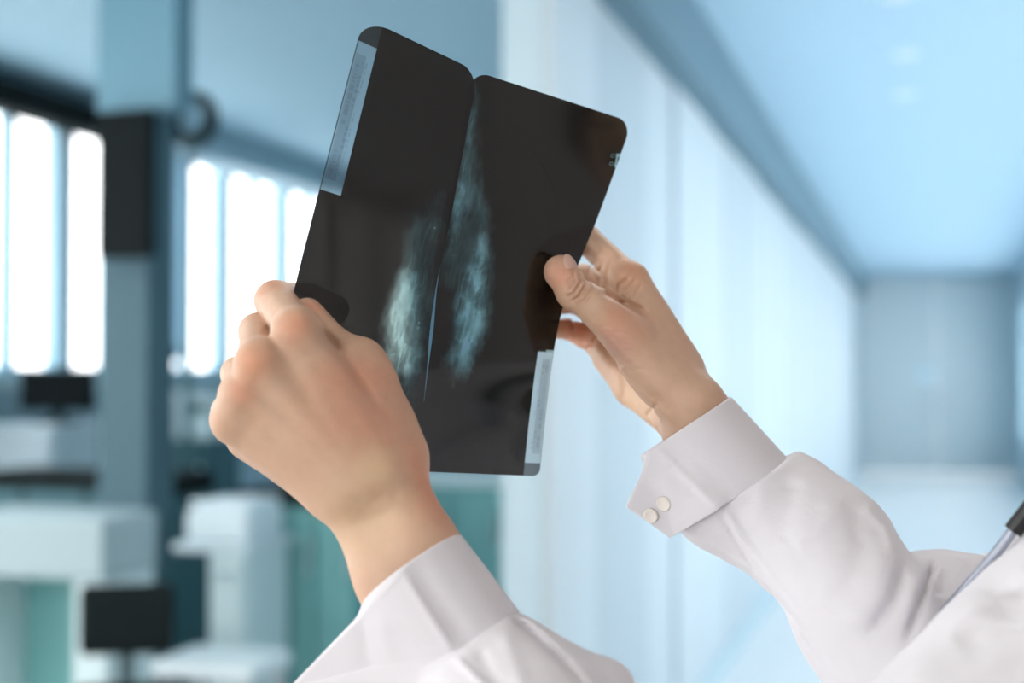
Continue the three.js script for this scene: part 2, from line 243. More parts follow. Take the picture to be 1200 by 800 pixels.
{ const D = 6.9; const t = thing('vertical_blind', 'pale blue blind hanging in front of the window right of the pillar', 'blind', [XW + 0.02, 1.6, -7.62]); for (let i = 0; i < 5; i++) mesh('slat', box(0.004, 1.3, 0.085, 0, 0.65, -i * 0.095).translate(0, 0, 0), M.blind, t); mesh('rail', box(0.04, 0.04, 0.5, 0, 1.32, -0.19), M.frame, t); }
// the long dark topped counter, the white desk in front and what stands about it
{ const D = 5.0; cabinet('long teal counter with a dark top behind the white desk', X(-40, D), X(182, D), py0(90, 557, D), -D, 0.45, M.mid, M.mid, 3, M.dark); }
{ const D = 3.75, x0 = X(-60, D), x1 = X(121, D), y1 = py0(60, 606, D), t = thing('reception_desk', 'white desk with an upright end panel at the left edge', 'desk', [(x0 + x1) / 2, 0, -D - 0.16]), w = x1 - x0;
  mesh('desktop', rbox(w, 0.19, 0.32, 0.012, 0, y1 - 0.095, 0), M.desk, t); mesh('end_panel', box(0.11, y1 - 0.19, 0.28, w / 2 - 0.055, (y1 - 0.19) / 2, 0), M.pale, t); mesh('end_panel', box(0.11, y1 - 0.19, 0.28, -w / 2 + 0.055, (y1 - 0.19) / 2, 0), M.pale, t); mesh('back_panel', box(w - 0.22, y1 - 0.25, 0.02, 0, (y1 - 0.25) / 2 + 0.06, -0.1), M.teal2, t); }
officeChair('dark office chair in front of the pale pedestal, right of the white desk', X(170, 3.55), -3.45, 0.5, M.dark, py0(160, 692, 3.45) - 0.32, py0(160, 692, 3.45), 0.62);
{ const D = 4.42, x0 = X(182, D), x1 = X(276, D), y1 = py0(230, 640, D), t = thing('pedestal_unit', 'pale pedestal unit between the dark chair and the teal cabinet', 'pedestal', [(X(234, D) + x1) / 2, 0, -D - 0.25]); const w = x1 - X(234, D);
  mesh('body', box(w, y1 - 0.03, 0.34, 0.0, (y1 - 0.03) / 2, 0), M.pale, t); mesh('top', rbox(w + 0.16, 0.03, 0.38, 0.006, -0.06, y1 - 0.015, 0), M.white, t); for (let i = 0; i < 3; i++) { const d = mesh('drawer', box(w - 0.02, (y1 - 0.1) / 3 - 0.015, 0.015, 0, 0.05 + (y1 - 0.1) / 3 * (i + 0.5), 0.178), M.pale, t); mesh('handle', box(w * 0.5, 0.012, 0.015, 0, 0.05 + (y1 - 0.1) / 3 * (i + 0.8), 0.192), M.metal, d); }
  const c = thing('printer', 'white printer on the pale pedestal unit', 'printer', [(x0 + x1) / 2 + 0.03, y1, -D - 0.25]); mesh('housing', rbox(0.25, 0.12, 0.3, 0.025, 0, 0.06, 0), M.white, c); mesh('paper_tray', box(0.16, 0.015, 0.12, -0.05, 0.13, 0.05).rotateX(-0.1), M.white, c); mesh('lid', rbox(0.22, 0.03, 0.26, 0.01, 0, 0.13, -0.02), M.white, c); }
{ const D = 4.9; cabinet('tall teal cabinet with a white base beside the pale pedestal', X(280, D), X(420, D), py0(340, 575, D), -D, 0.4, M.teal, M.teal2, 3, M.dark, M.white); cabinet('low teal cabinet partly hidden below the films', X(470, 6.2), X(590, 6.2), py0(540, 560, 6.2), -6.2, 0.4, M.teal, M.teal2, 2, M.pale, M.white); }
{ const D = 3.95, x = X(262, D), t = thing('floor_bench', 'low white step bench in front of the pale pedestal', 'bench', [x, 0, -D]); mesh('seat', rbox(0.34, 0.05, 0.28, 0.012, 0, py0(235, 775, D), 0), M.white, t); for (const [a, b] of [[-1, -1], [1, -1], [-1, 1], [1, 1]]) mesh('leg', cyl(0.014, 0.014, py0(235, 775, D) - 0.025, a * 0.14, (py0(235, 775, D) - 0.025) / 2, b * 0.11, 12), M.metal, t); }
cabinet('white cabinet against the far wall of the ward', -3.4, -2.4, 1.0, -12.5, 0.45, M.white, M.white, 2);
officeChair('dark office chair behind the long teal counter', X(110, 5.75), -5.8, 2.6, M.slate, 0.55, py0(110, 585, 5.75), 0.6);

// ---------------------------------------------------------------- the person: hands, arms, coat
const skinBump = noiseTexture(512, (u, v) => { // fine pores and skin lines, tileable enough at this size
  const a = fbm(u * 64, v * 64, 1, 3), b = Math.abs(fbm(u * 40 + 9, v * 26, 4, 3) - 0.5) * 3.2; return 0.55 * a + 0.45 * clamp(b);
});
skinBump.repeat.set(22, 22);
const skin = new THREE.MeshPhysicalMaterial({ color: 0xffffff, vertexColors: true, roughness: 0.52, bumpMap: skinBump, bumpScale: 0.00008, sheen: 0.25, sheenRoughness: 0.5, sheenColor: rgb(1, 0.72, 0.6) });
const base = V(0.43, -0.4, -0.74).applyMatrix4(camera.matrixWorld).setY(0);
const person = thing('person', 'person in a white coat holding up two x-ray films with both hands', 'person', base.toArray());

// film lies at this distance (metres along the optical axis) in the direction of a pixel: a sheet bowed between the two hands
const filmDepth = (px, py) => 0.738 + (px - 343) * 0.000297 - (py < 345 ? (345 - py) * 0.00006 : 0) + (py > 400 ? ((py - 400) / 150) ** 2 * 0.008 : 0);

function paintSkin(g, spots) {   // blood and pigment: flushed knuckles and joints, paler and yellower patches
  const p = g.attributes.position, c = new Float32Array(p.count * 3);
  for (let i = 0; i < p.count; i++) {
    const x = p.getX(i), y = p.getY(i), z = p.getZ(i), n = fbm(x * 70, y * 70, z * 70, 3), m = fbm(x * 240 + 5, y * 240, z * 240, 2);
    let r = 0.60, gg = 0.385, b = 0.265;
    const t = (n - 0.5) * 0.5; r += t * 0.05; gg -= t * 0.05; b -= t * 0.05;
    for (const [s, rad, dr, dg, db] of spots) { const d = Math.hypot(x - s.x, y - s.y, z - s.z) / rad; if (d < 1) { const w = (1 - d * d) ** 2 * (0.6 + 0.8 * n); r += dr * w; gg += dg * w; b += db * w; } }
    const k = 0.95 + 0.1 * m; c.set([r * k, gg * k, b * k], i * 3);
  }
  g.setAttribute('color', new THREE.BufferAttribute(c, 3)); return g;
}
// relief on a surface: lines drawn where they lie, [[px, py], ...], half width in px, height in mm (negative: a fold), seen no deeper than dmax
function relief(marks) {
  return (x, y, z, d) => {
    if (d > 0.006 || d < -0.006 || z > -0.3) return d; const px = 600 + x / -z * FPX, py = 400 - y / -z * FPX;
    for (const [pts, w, h, dmax] of marks) {
      if (-z > dmax) continue; let best = 1e9, tt = 0;
      for (let i = 0; i + 1 < pts.length; i++) { const [ax, ay] = pts[i], ex = pts[i + 1][0] - ax, ey = pts[i + 1][1] - ay, t = clamp(((px - ax) * ex + (py - ay) * ey) / (ex * ex + ey * ey)), q = Math.hypot(px - ax - t * ex, py - ay - t * ey); if (q < best) { best = q; tt = (i + t) / (pts.length - 1); } }
      const r = best / w; if (r < 2.6) d -= h * 0.001 * smooth(dmax, dmax - 0.014, -z) * Math.exp(-r * r) * Math.min(1, 5 * Math.min(tt, 1 - tt) + 0.25);
    }
    return d;
  };
}

// ---- left hand, seen from the back; the film is pinched between thumb and fingers
function leftHand() {
  const palm = blend([
    chain([[462, 562, 0.703, 16], [500, 652, 0.694, 14.5], [555, 760, 0.685, 14]], 0.02),
    chain([[406, 582, 0.708, 14], [464, 680, 0.696, 15.5], [535, 790, 0.684, 14]], 0.02),
    chain([[448, 545, 0.699, 14], [354, 394, 0.696, 11.5]]), chain([[428, 552, 0.697, 14], [310, 428, 0.692, 11.5]]),
    chain([[408, 562, 0.699, 13], [290, 465, 0.696, 11]]), chain([[392, 570, 0.704, 13], [277, 497, 0.703, 10]]),
    chain([[385, 566, 0.716, 14], [292, 512, 0.722, 12]]),
    chain([[466, 528, 0.712, 14.5], [428, 440, 0.716, 13]]), chain([[440, 500, 0.714, 15], [400, 440, 0.714, 13]]), chain([[350, 430, 0.712, 12], [330, 500, 0.714, 13]]),
  ], 0.013);
  const knuckles = blend([ball(346, 388, 0.6945, 9.5), ball(303, 424, 0.688, 9), ball(284, 463, 0.692, 8), ball(271, 490, 0.699, 7)], 0.004);
  const back = (x, y, z) => smin(palm(x, y, z), knuckles(x, y, z), 0.010);
  const fingers = [
    [[349, 389, 0.699, 11], [322, 352, 0.741, 10.2], [360, 352, 0.764, 9], [392, 362, 0.762, 8]],
    [[304, 424, 0.695, 10.5], [302, 389, 0.736, 9.6], [345, 387, 0.766, 8.8], [380, 392, 0.766, 8]],
    [[284, 462, 0.698, 10], [280, 438, 0.737, 9], [322, 432, 0.765, 8.2], [356, 430, 0.764, 7.6]],
    [[272, 490, 0.705, 9.2], [267, 481, 0.736, 8], [302, 472, 0.760, 7.2], [332, 466, 0.760, 6.6]],
    [[432, 446, 0.715, 12.5], [421, 424, 0.716, 12], [390, 406, 0.724, 10], [360, 368, 0.7335, 8.6]],
  ].map((j) => chain(j, 0.003));
  const hand = (x, y, z) => { const p = back(x, y, z); let d = p; for (const f of fingers) d = Math.min(d, smin(p, f(x, y, z), 0.007)); return d; };
  const marks = relief([
    [[[362, 368], [378, 388], [400, 414], [424, 446], [440, 470]], 6.5, -1.8, 0.725],                                     // fold between thumb and back of the hand
    [[[420, 540], [385, 480], [352, 410]], 10, 0.4, 0.70], [[[410, 545], [350, 480], [310, 438]], 10, 0.4, 0.70], [[[395, 550], [335, 505], [294, 470]], 9, 0.3, 0.70],   // tendons
    [[[368, 474], [340, 436], [322, 408]], 13, -0.75, 0.72], [[[350, 496], [312, 462], [294, 444]], 12, -0.7, 0.72], [[[335, 520], [298, 492], [280, 474]], 11, -0.55, 0.72],
    [[[308, 384], [320, 396], [328, 410]], 7, -0.9, 0.73],
    [[[470, 585], [455, 575], [430, 590], [400, 600]], 8, -0.6, 0.70], [[[500, 570], [480, 560], [470, 530]], 10, -0.9, 0.70],
    [[[310, 345], [320, 340], [332, 341]], 3, -0.35, 0.75], [[[310, 351], [321, 347], [333, 348]], 2.5, -0.3, 0.75],
  ]);
  const f = (x, y, z) => marks(x, y, z, hand(x, y, z)) - 0.0002 * (noise3(x * 180, y * 180, z * 180) - 0.5);
  const g = surface(f, V(-0.18, -0.19, -0.80), V(0.0, 0.055, -0.63), 0.00115);
  const warm = [0.06, -0.05, -0.05], pale = [0.05, 0.06, 0.02];
  return paintSkin(g, [[cam(344, 384, 0.68), 0.016, ...warm], [cam(298, 422, 0.68), 0.014, 0.08, -0.05, -0.06], [cam(281, 460, 0.68), 0.012, ...warm], [cam(322, 345, 0.735), 0.014, 0.05, -0.06, -0.05],
    [cam(505, 600, 0.70), 0.024, 0.03, -0.12, -0.10], [cam(490, 545, 0.70), 0.02, 0.03, -0.09, -0.08], [cam(440, 545, 0.68), 0.014, ...pale], [cam(365, 356, 0.722), 0.012, 0.06, -0.06, -0.04], [cam(430, 600, 0.69), 0.035, ...pale], [cam(425, 470, 0.69), 0.04, 0.02, -0.06, -0.05]]);
}

// ---- right hand, seen from the thumb side; thumb in front of the film, fingers behind it
function rightHand() {
  const palm = blend([
    chain([[810, 469, 0.8001, 16], [824, 496, 0.8010, 14.5], [920, 620, 0.7900, 14]], 0.02), chain([[800, 484, 0.8314, 15], [816, 508, 0.8140, 14], [920, 620, 0.7900, 14]], 0.02),
    chain([[796, 432, 0.8163, 14.5], [739, 329, 0.8392, 11]]), chain([[725, 325, 0.8624, 8], [722, 350, 0.8671, 9]]), chain([[794, 440, 0.8348, 13], [735, 352, 0.8631, 11.5]]), chain([[788, 452, 0.8511, 13], [724, 380, 0.8846, 10.5]]), chain([[782, 462, 0.8595, 12], [709, 404, 0.8980, 9.5]]),
    chain([[716, 420, 0.8884, 10], [745, 450, 0.8719, 14], [790, 486, 0.8437, 13]]),
    chain([[772, 444, 0.8037, 15], [726, 390, 0.8122, 13.5]]), chain([[765, 420, 0.8173, 13], [744, 372, 0.8281, 9]]),
  ], 0.013);
  const fingers = [
    [[737, 329, 0.8417, 10.2], [688, 280, 0.8708, 8.6], [656, 290, 0.8560, 7.8], [634, 304, 0.8400, 7.2]],
    [[733, 352, 0.8646, 10.4], [684, 326, 0.8977, 9], [652, 330, 0.8800, 8.2], [632, 336, 0.8480, 7.4]],
    [[722, 378, 0.8841, 10], [674, 352, 0.9080, 8], [640, 356, 0.8860, 7.6], [622, 360, 0.8520, 7]],
    [[707, 402, 0.8965, 9], [685, 393, 0.9035, 8], [664, 385, 0.9080, 6.4], [636, 386, 0.8860, 6.2], [620, 388, 0.8540, 6]],
  ].map((j) => chain(j, 0.002));
  const thumb = blend([chain([[735, 396, 0.8081, 13], [704, 363, 0.8092, 11], [673, 342, 0.8167, 9.7], [659, 320, 0.8208, 9.4]], 0.005), ball(656, 318, 0.8212, 8.8)], 0.004);
  const hand = (x, y, z) => { const p = palm(x, y, z); let d = smin(p, thumb(x, y, z), 0.006); for (const f of fingers) d = Math.min(d, smin(p, f(x, y, z), 0.006)); return d; };
  const marks = relief([
    [[[678, 317], [681, 330], [673, 343], [663, 348]], 2.0, -1.5, 0.834], [[[684, 322], [687, 334], [679, 347], [669, 353]], 2.0, -1.5, 0.834], [[[690, 328], [693, 339], [686, 351], [676, 357]], 1.9, -1.2, 0.834], [[[672, 318], [675, 329], [667, 341]], 1.7, -0.7, 0.834], [[[665, 331], [672, 325]], 2.5, -0.7, 0.834],   // folds over the thumb joint
    [[[706, 343], [722, 349], [738, 356], [756, 366]], 4, -3.6, 0.884], [[[724, 346], [726, 334], [738, 325]], 2.6, -1.5, 0.894], [[[734, 350], [733, 340], [745, 328]], 2.6, -1.3, 0.894], [[[742, 352], [746, 342], [752, 334]], 2.2, -0.8, 0.894],
    [[[712, 340], [712, 320], [716, 304]], 2.5, -0.9, 0.914], [[[703, 336], [703, 318], [708, 304]], 2.2, -0.7, 0.914],                        // folds of the palm
    [[[699, 392], [695, 402], [686, 410]], 1.8, -1.3, 0.934], [[[673, 373], [671, 385], [673, 397]], 2.0, -1.0, 0.934], [[[697, 308], [690, 318], [688, 334]], 1.8, -1.0, 0.934],
    [[[698, 388], [716, 416], [745, 446], [780, 478]], 6, -2.4, 0.894], [[[720, 424], [748, 452], [790, 498]], 6, 1.2, 0.884], [[[758, 488], [764, 480], [770, 472]], 3, -0.8, 0.894], [[[730, 470], [732, 452], [728, 436]], 3.5, -0.5, 0.914],
    ...[[0, 0], [4, 7], [9, 14], [14, 21], [20, 28], [26, 36], [33, 44], [-3, -7]].map(([a, b]) => [[[700 + a, 392 + b], [716 + a, 388 + b], [736 + a, 391 + b]], 1.4, -0.32, 0.834]),     // fine folds below the thumb
  ]);
  const f = (x, y, z) => marks(x, y, z, hand(x, y, z)) - 0.0002 * (noise3(x * 180, y * 180, z * 180) - 0.5);
  const g = surface(f, V(0.0, -0.15, -0.935), V(0.19, 0.085, -0.70), 0.00115);
  return paintSkin(g, [[cam(735, 375, 0.8031), 0.022, 0.03, -0.045, -0.04], [cam(657, 322, 0.8120), 0.014, 0.04, -0.07, -0.05], [cam(680, 345, 0.8066), 0.014, -0.03, -0.05, -0.04], [cam(668, 382, 0.9033), 0.018, 0.06, -0.05, -0.04], [cam(690, 395, 0.8963), 0.016, 0.1, -0.05, -0.05],
    [cam(720, 410, 0.8015), 0.02, -0.06, -0.06, -0.02], [cam(752, 470, 0.8493), 0.03, 0.06, 0.06, 0.03], [cam(740, 310, 0.8270), 0.02, 0.0, -0.07, -0.07]]);
}

// ---- sleeves, cuffs, coat
const cloth = (r, g, b) => { const m = std(rgb(r, g, b), 0.85, { bumpMap: weave, bumpScale: 0.00015, side: THREE.DoubleSide }); return m; };
const weave = noiseTexture(256, (u, v) => 0.5 + 0.22 * Math.sin(u * 64 * Math.PI * 2) * Math.sin(v * 64 * Math.PI * 2) + 0.5 * (fbm(u * 30, v * 30, 2, 2) - 0.5)); weave.repeat.set(26, 26);
const coatCloth = cloth(0.725, 0.712, 0.75), buttonMat = std(rgb(0.84, 0.80, 0.74), 0.35);
const plate = (pts, r) => { // a sheet of cloth through four points [px, py, d], r mm thick each way
  const [a, b, c, e] = pts.map((p) => cam(...p));
  const tri = (p, q, s) => { const n = V(0, 0, 0).crossVectors(q.clone().sub(p), s.clone().sub(p)).normalize(), ed = [[p, q], [q, s], [s, p]].map(([u, v]) => { const e = v.clone().sub(u); return [u, e, e.clone().cross(n), 1 / e.lengthSq()]; });
    return (x, y, z) => { let out = false, best = 1e9; for (const [u, e, m, k] of ed) { const dx = x - u.x, dy = y - u.y, dz = z - u.z; if (dx * m.x + dy * m.y + dz * m.z > 0) out = true; const t = clamp((dx * e.x + dy * e.y + dz * e.z) * k), q2 = (dx - t * e.x) ** 2 + (dy - t * e.y) ** 2 + (dz - t * e.z) ** 2; if (q2 < best) best = q2; }
      return out ? Math.sqrt(best) : Math.abs((x - p.x) * n.x + (y - p.y) * n.y + (z - p.z) * n.z); }; };
  const f = tri(a, b, c), h = tri(a, c, e); return (x, y, z) => Math.min(f(x, y, z), h(x, y, z)) - r / 1000;
};
const cutPlane = (p, dir) => (x, y, z) => (x - p.x) * dir.x + (y - p.y) * dir.y + (z - p.z) * dir.z;
function cuffShell(a, b, ra, rb, fin, marks) { // a tube of cloth open at both ends, with the overlapping ends standing off as a fin
  const A = cam(...a), B = cam(...b), dir = B.clone().sub(A).normalize(), A2 = A.clone().addScaledVector(dir, -0.03), B2 = B.clone().addScaledVector(dir, 0.03), L = B.distanceTo(A), k = (rb - ra) / L;
  const tube = capsule(A2, B2, (ra - k * 0.03) / 1000, (rb + k * 0.03) / 1000), top = cutPlane(A, dir.clone().negate()), end = cutPlane(B, dir), m = relief(marks);
  return (x, y, z) => { const o = smin(tube(x, y, z), fin(x, y, z), 0.012), wall = Math.max(m(x, y, z, o), -(tube(x, y, z) + 0.003)); return smax(Math.max(wall, end(x, y, z)), top(x, y, z), 0.0015); };
}
const folds = (k, a) => (x, y, z) => a * (fbm(x * k, y * k, z * k, 3) - 0.5);
const cloths = [];
function garment(name, f, lo, hi, cell, mat = coatCloth) { cloths.push([name, toWorld(surface(f, lo, hi, cell), base), mat]); }
const R_FIN = plate([[770, 527, 0.781], [738, 592, 0.788], [792, 630, 0.778], [838, 590, 0.762]], 2);
garment('right_cuff', cuffShell([803, 499, 0.803], [857, 580, 0.798], 31, 38, R_FIN, [
  [[[770, 524], [796, 551], [838, 592]], 5, 0.9, 0.80], [[[786, 540], [815, 578]], 12, -1.2, 0.80], [[[775, 560], [800, 610]], 9, 0.8, 0.8], [[[750, 560], [775, 585]], 8, -0.7, 0.8], [[[845, 458], [800, 497], [770, 524]], 2, 0.25, 0.82], [[[870, 470], [890, 500], [905, 522]], 10, 0.4, 0.8]]),
  V(0.04, -0.13, -0.85), V(0.16, 0.0, -0.70), 0.0013);
const rs = blend([chain([[853, 574, 0.798, 35], [910, 600, 0.790, 31.5], [968, 644, 0.765, 32], [1018, 724, 0.735, 34], [1062, 800, 0.71, 36]], 0.02), chain([[1036, 738, 0.735, 30], [1092, 746, 0.76, 39], [1240, 745, 0.82, 54]], 0.03), chain([[836, 603, 0.780, 14], [872, 632, 0.775, 11]], 0.03)], 0.007), rsMarks = relief([
  [[[840, 594], [856, 622], [880, 660], [930, 725], [985, 800]], 3.2, -1.1, 0.81], [[[850, 598], [868, 628], [892, 662], [940, 725]], 6, 1.3, 0.80], [[[820, 618], [850, 640], [880, 655]], 9, -1.5, 0.8],
  [[[908, 530], [890, 580], [885, 620]], 14, 1.6, 0.80], [[[930, 560], [925, 600], [915, 640]], 13, -1.6, 0.80], [[[985, 585], [955, 625], [930, 640]], 16, 1.5, 0.78], [[[1000, 600], [1010, 640], [990, 690], [950, 720]], 14, -1.6, 0.78], [[[1038, 640], [1030, 690], [990, 740]], 15, 1.9, 0.78], [[[1058, 664], [1048, 700], [1020, 740]], 7, -3.6, 0.80],
  [[[1094, 660], [1080, 700], [1062, 750]], 5, -4.0, 0.83], [[[1078, 672], [1064, 720]], 10, 1.5, 0.80], [[[1110, 668], [1100, 700]], 10, -1.5, 0.82], [[[1010, 590], [1036, 612], [1048, 650]], 8, 1.8, 0.78],
]);
const rsEnd = cutPlane(cam(857, 580, 0.798), cam(803, 499, 0.803).sub(cam(857, 580, 0.798)).normalize());
garment('right_sleeve', (x, y, z) => smax(rsMarks(x, y, z, rs(x, y, z)) + folds(34, 0.004)(x, y, z), rsEnd(x, y, z) - 0.001, 0.002), V(0.08, -0.24, -0.92), V(0.36, -0.05, -0.62), 0.002);
const L_FIN = plate([[473, 676, 0.669], [432, 714, 0.690], [338, 812, 0.685], [528, 764, 0.656]], 1.6), L_FIN2 = plate([[528, 764, 0.656], [338, 812, 0.685], [330, 900, 0.670], [600, 900, 0.615]], 3);
garment('left_cuff', cuffShell([485, 664, 0.694], [551, 760, 0.684], 28, 30, L_FIN, [
  [[[474, 674], [500, 715], [531, 762]], 5, 0.9, 0.72], [[[484, 660], [515, 710], [545, 745]], 12, -1.0, 0.72], [[[445, 720], [452, 760], [470, 800]], 12, 0.8, 0.72], [[[425, 735], [430, 770], [440, 800]], 8, -0.6, 0.72], [[[531, 628], [505, 638], [480, 660], [440, 706]], 2.5, 0.3, 0.73]]),
  V(-0.14, -0.20, -0.74), V(0.03, -0.06, -0.60), 0.0013);
const ls = blend([chain([[551, 758, 0.684, 28.5], [606, 856, 0.660, 43], [700, 1010, 0.600, 50], [800, 1130, 0.57, 55]], 0.02), ball(712, 806, 0.665, 13)], 0.016), lsMarks = relief([
  [[[600, 722], [630, 745], [672, 788], [690, 810]], 6, -3.2, 0.74], [[[612, 722], [650, 752], [700, 780]], 7, 1.8, 0.72], [[[578, 724], [552, 742], [546, 756]], 3, -2.0, 0.72], [[[532, 768], [560, 795], [590, 820]], 5, 1.8, 0.72], [[[590, 735], [600, 770], [615, 810]], 12, 1.6, 0.72], [[[560, 760], [575, 790], [600, 815]], 9, -1.6, 0.72],
]);
const lsEnd = cutPlane(cam(551, 760, 0.684), cam(485, 664, 0.694).sub(cam(551, 760, 0.684)).normalize());
garment('left_sleeve', (x, y, z) => smin(smax(lsMarks(x, y, z, ls(x, y, z)) + folds(34, 0.003)(x, y, z), lsEnd(x, y, z) - 0.001, 0.002), L_FIN2(x, y, z), 0.004), V(-0.16, -0.33, -0.74), V(0.13, -0.13, -0.48), 0.002);


// ---- torso, head and legs, right of the frame: camera axes, in metres
const cap = (a, b, ra, rb) => capsule(V(...a), V(...b), ra, rb);
const coatShape = blend([chain([[1190, 1060, 0.61, 106], [1480, 755, 0.66, 112]], 0.03), cap([0.42, -0.20, -0.64], [0.43, -0.20, -0.86], 0.095, 0.085), cap([0.42, -0.34, -0.68], [0.42, -0.34, -0.82], 0.13, 0.13), cap([0.43, -0.6, -0.68], [0.43, -0.6, -0.80], 0.12, 0.12), cap([0.43, -0.88, -0.66], [0.43, -0.88, -0.82], 0.14, 0.14),
  chain([[800, 1130, 0.57, 52], [1620, 880, 0.585, 68]]), cap([0.31, -0.175, -0.82], [0.41, -0.18, -0.90], 0.055, 0.07)], 0.06);
const coatMarks = relief([[[[1120, 760], [1180, 730], [1240, 690]], 26, -5, 0.8], [[[1100, 740], [1160, 700], [1210, 650]], 20, 3, 0.8], [[[1060, 800], [1120, 790], [1190, 760]], 22, 3, 0.8], [[[1150, 690], [1190, 700], [1230, 740]], 20, -4, 0.8]]);
garment('coat', (x, y, z) => smax(coatMarks(x, y, z, coatShape(x, y, z)) + folds(14, 0.012)(x, y, z), -1.02 - y, 0.01), V(0.02, -1.04, -1.04), V(0.62, -0.02, -0.44), 0.007);
const trousers = blend([cap([0.43, -0.95, -0.67], [0.43, -1.44, -0.67], 0.085, 0.062), cap([0.43, -0.95, -0.81], [0.43, -1.44, -0.81], 0.085, 0.062)], 0.02);
garment('trousers', (x, y, z) => smax(trousers(x, y, z) + folds(16, 0.01)(x, y, z), -1.44 - y, 0.006), V(0.28, -1.5, -0.96), V(0.58, -0.8, -0.52), 0.012, std(rgb(0.05, 0.06, 0.09), 0.85));
for (const z of [-0.67, -0.81]) garment('shoe', blend([cap([0.44, -1.46, z], [0.30, -1.475, z], 0.042, 0.032), cap([0.45, -1.44, z], [0.45, -1.42, z], 0.04, 0.04)], 0.02), V(0.2, -1.54, z - 0.08), V(0.54, -1.3, z + 0.08), 0.008, std(rgb(0.03, 0.03, 0.03), 0.4));
const head = blend([cap([0.435, -0.12, -0.74], [0.425, 0.03, -0.74], 0.058, 0.052), cap([0.43, 0.115, -0.74], [0.40, 0.115, -0.74], 0.088, 0.082), cap([0.375, 0.03, -0.74], [0.40, 0.04, -0.74], 0.036, 0.05), cap([0.318, 0.10, -0.74], [0.299, 0.072, -0.74], 0.010, 0.013), cap([0.326, 0.034, -0.722], [0.326, 0.034, -0.758], 0.006, 0.006), cap([0.335, -0.005, -0.74], [0.36, 0.0, -0.74], 0.02, 0.03), cap([0.327, 0.12, -0.70], [0.327, 0.12, -0.78], 0.011, 0.011)], 0.022);
const ears = blend([cap([0.43, 0.07, -0.662], [0.44, 0.115, -0.655], 0.012, 0.016), cap([0.43, 0.07, -0.818], [0.44, 0.115, -0.825], 0.012, 0.016)], 0.004);
const sockets = [V(0.322, 0.098, -0.707), V(0.322, 0.098, -0.773)];
const headShape = (x, y, z) => { let d = smin(head(x, y, z), ears(x, y, z), 0.006); for (const s of sockets) d = smax(d, -(Math.hypot(x - s.x, y - s.y, z - s.z) - 0.014), 0.012); return d; };
const headSkin = paintSkin(surface(headShape, V(0.27, -0.2, -0.86), V(0.56, 0.24, -0.62), 0.005), [[V(0.31, 0.032, -0.74), 0.03, 0.04, -0.1, -0.08]]);
const hairShape = (x, y, z) => Math.max(smax(head(x, y, z) - 0.012, -(head(x, y, z) + 0.004), 0.002), -(smax(y - 0.145 + (x - 0.34) * 1.1, -1, 0.01)) * 1 - 0.0, x < 0.33 && y < 0.15 ? 1 : -1, 0.02 - y) + 0.003 * (noise3(x * 300, y * 40, z * 300) - 0.5);
garment('hair', hairShape, V(0.27, -0.05, -0.88), V(0.58, 0.26, -0.60), 0.005, std(rgb(0.05, 0.03, 0.02), 0.5));
for (const s of sockets) { cloths.push(['eye', toWorld(new THREE.SphereGeometry(0.011, 20, 14).scale(1, 0.7, 1).translate(s.x + 0.013, s.y, s.z), base), std(rgb(0.7, 0.68, 0.66), 0.2)]); cloths.push(['iris', toWorld(new THREE.SphereGeometry(0.005, 16, 12).scale(0.4, 1, 1).translate(s.x + 0.0025, s.y, s.z), base), std(rgb(0.05, 0.03, 0.02), 0.15)]); cloths.push(['eyebrow', toWorld(new THREE.SphereGeometry(0.016, 16, 10).scale(0.22, 0.18, 1).translate(s.x - 0.005, s.y + 0.026, s.z), base), std(rgb(0.05, 0.03, 0.02), 0.7)]); }
const arms = paintSkin(surface(blend([chain([[560, 780, 0.684, 17], [800, 1130, 0.57, 34], [1620, 880, 0.585, 42]], 0.02), chain([[925, 620, 0.788, 16], [1010, 735, 0.735, 27], [1240, 745, 0.82, 38], [1300, 730, 0.86, 42]], 0.02), cap([0.40, -0.2, -0.64], [0.41, -0.19, -0.86], 0.05, 0.05), cap([0.435, -0.12, -0.74], [0.43, -0.8, -0.74], 0.055, 0.09)], 0.03), V(-0.1, -0.95, -0.98), V(0.56, -0.04, -0.46), 0.012), []);

const lh = leftHand(), rh = rightHand();
const handsAndArms = mergeGeometries([lh, rh, arms, headSkin].map((g) => toWorld(g, base)));
mesh('body', handsAndArms, skin, person);
for (const [n, g, m] of cloths) { const o = mesh(n, g, m, person); if (/cuff|sleeve/.test(n)) o.userData.label = n.replace('_', ' ') + ' of the white coat'; }
for (const [px, py] of [[763, 604], [778, 590]]) { // the buttons of the right cuff
  const g = new THREE.LatheGeometry([[0, 0.0006], [0.0022, 0.0006], [0.0028, 0.0012], [0.0038, 0.0013], [0.0043, 0.0007], [0.0043, -0.0005], [0, -0.0005]].map(([a, b]) => new THREE.Vector2(a, b)), 24).rotateX(Math.PI / 2).rotateY(-0.55).rotateX(0.25);
  const c = cam(px, py, 0.781 - (px - 763) * 0.0003); g.translate(c.x, c.y, c.z); mesh('button', toWorld(g, base), buttonMat, person.children.find((o) => o.name === 'right_cuff'));
}

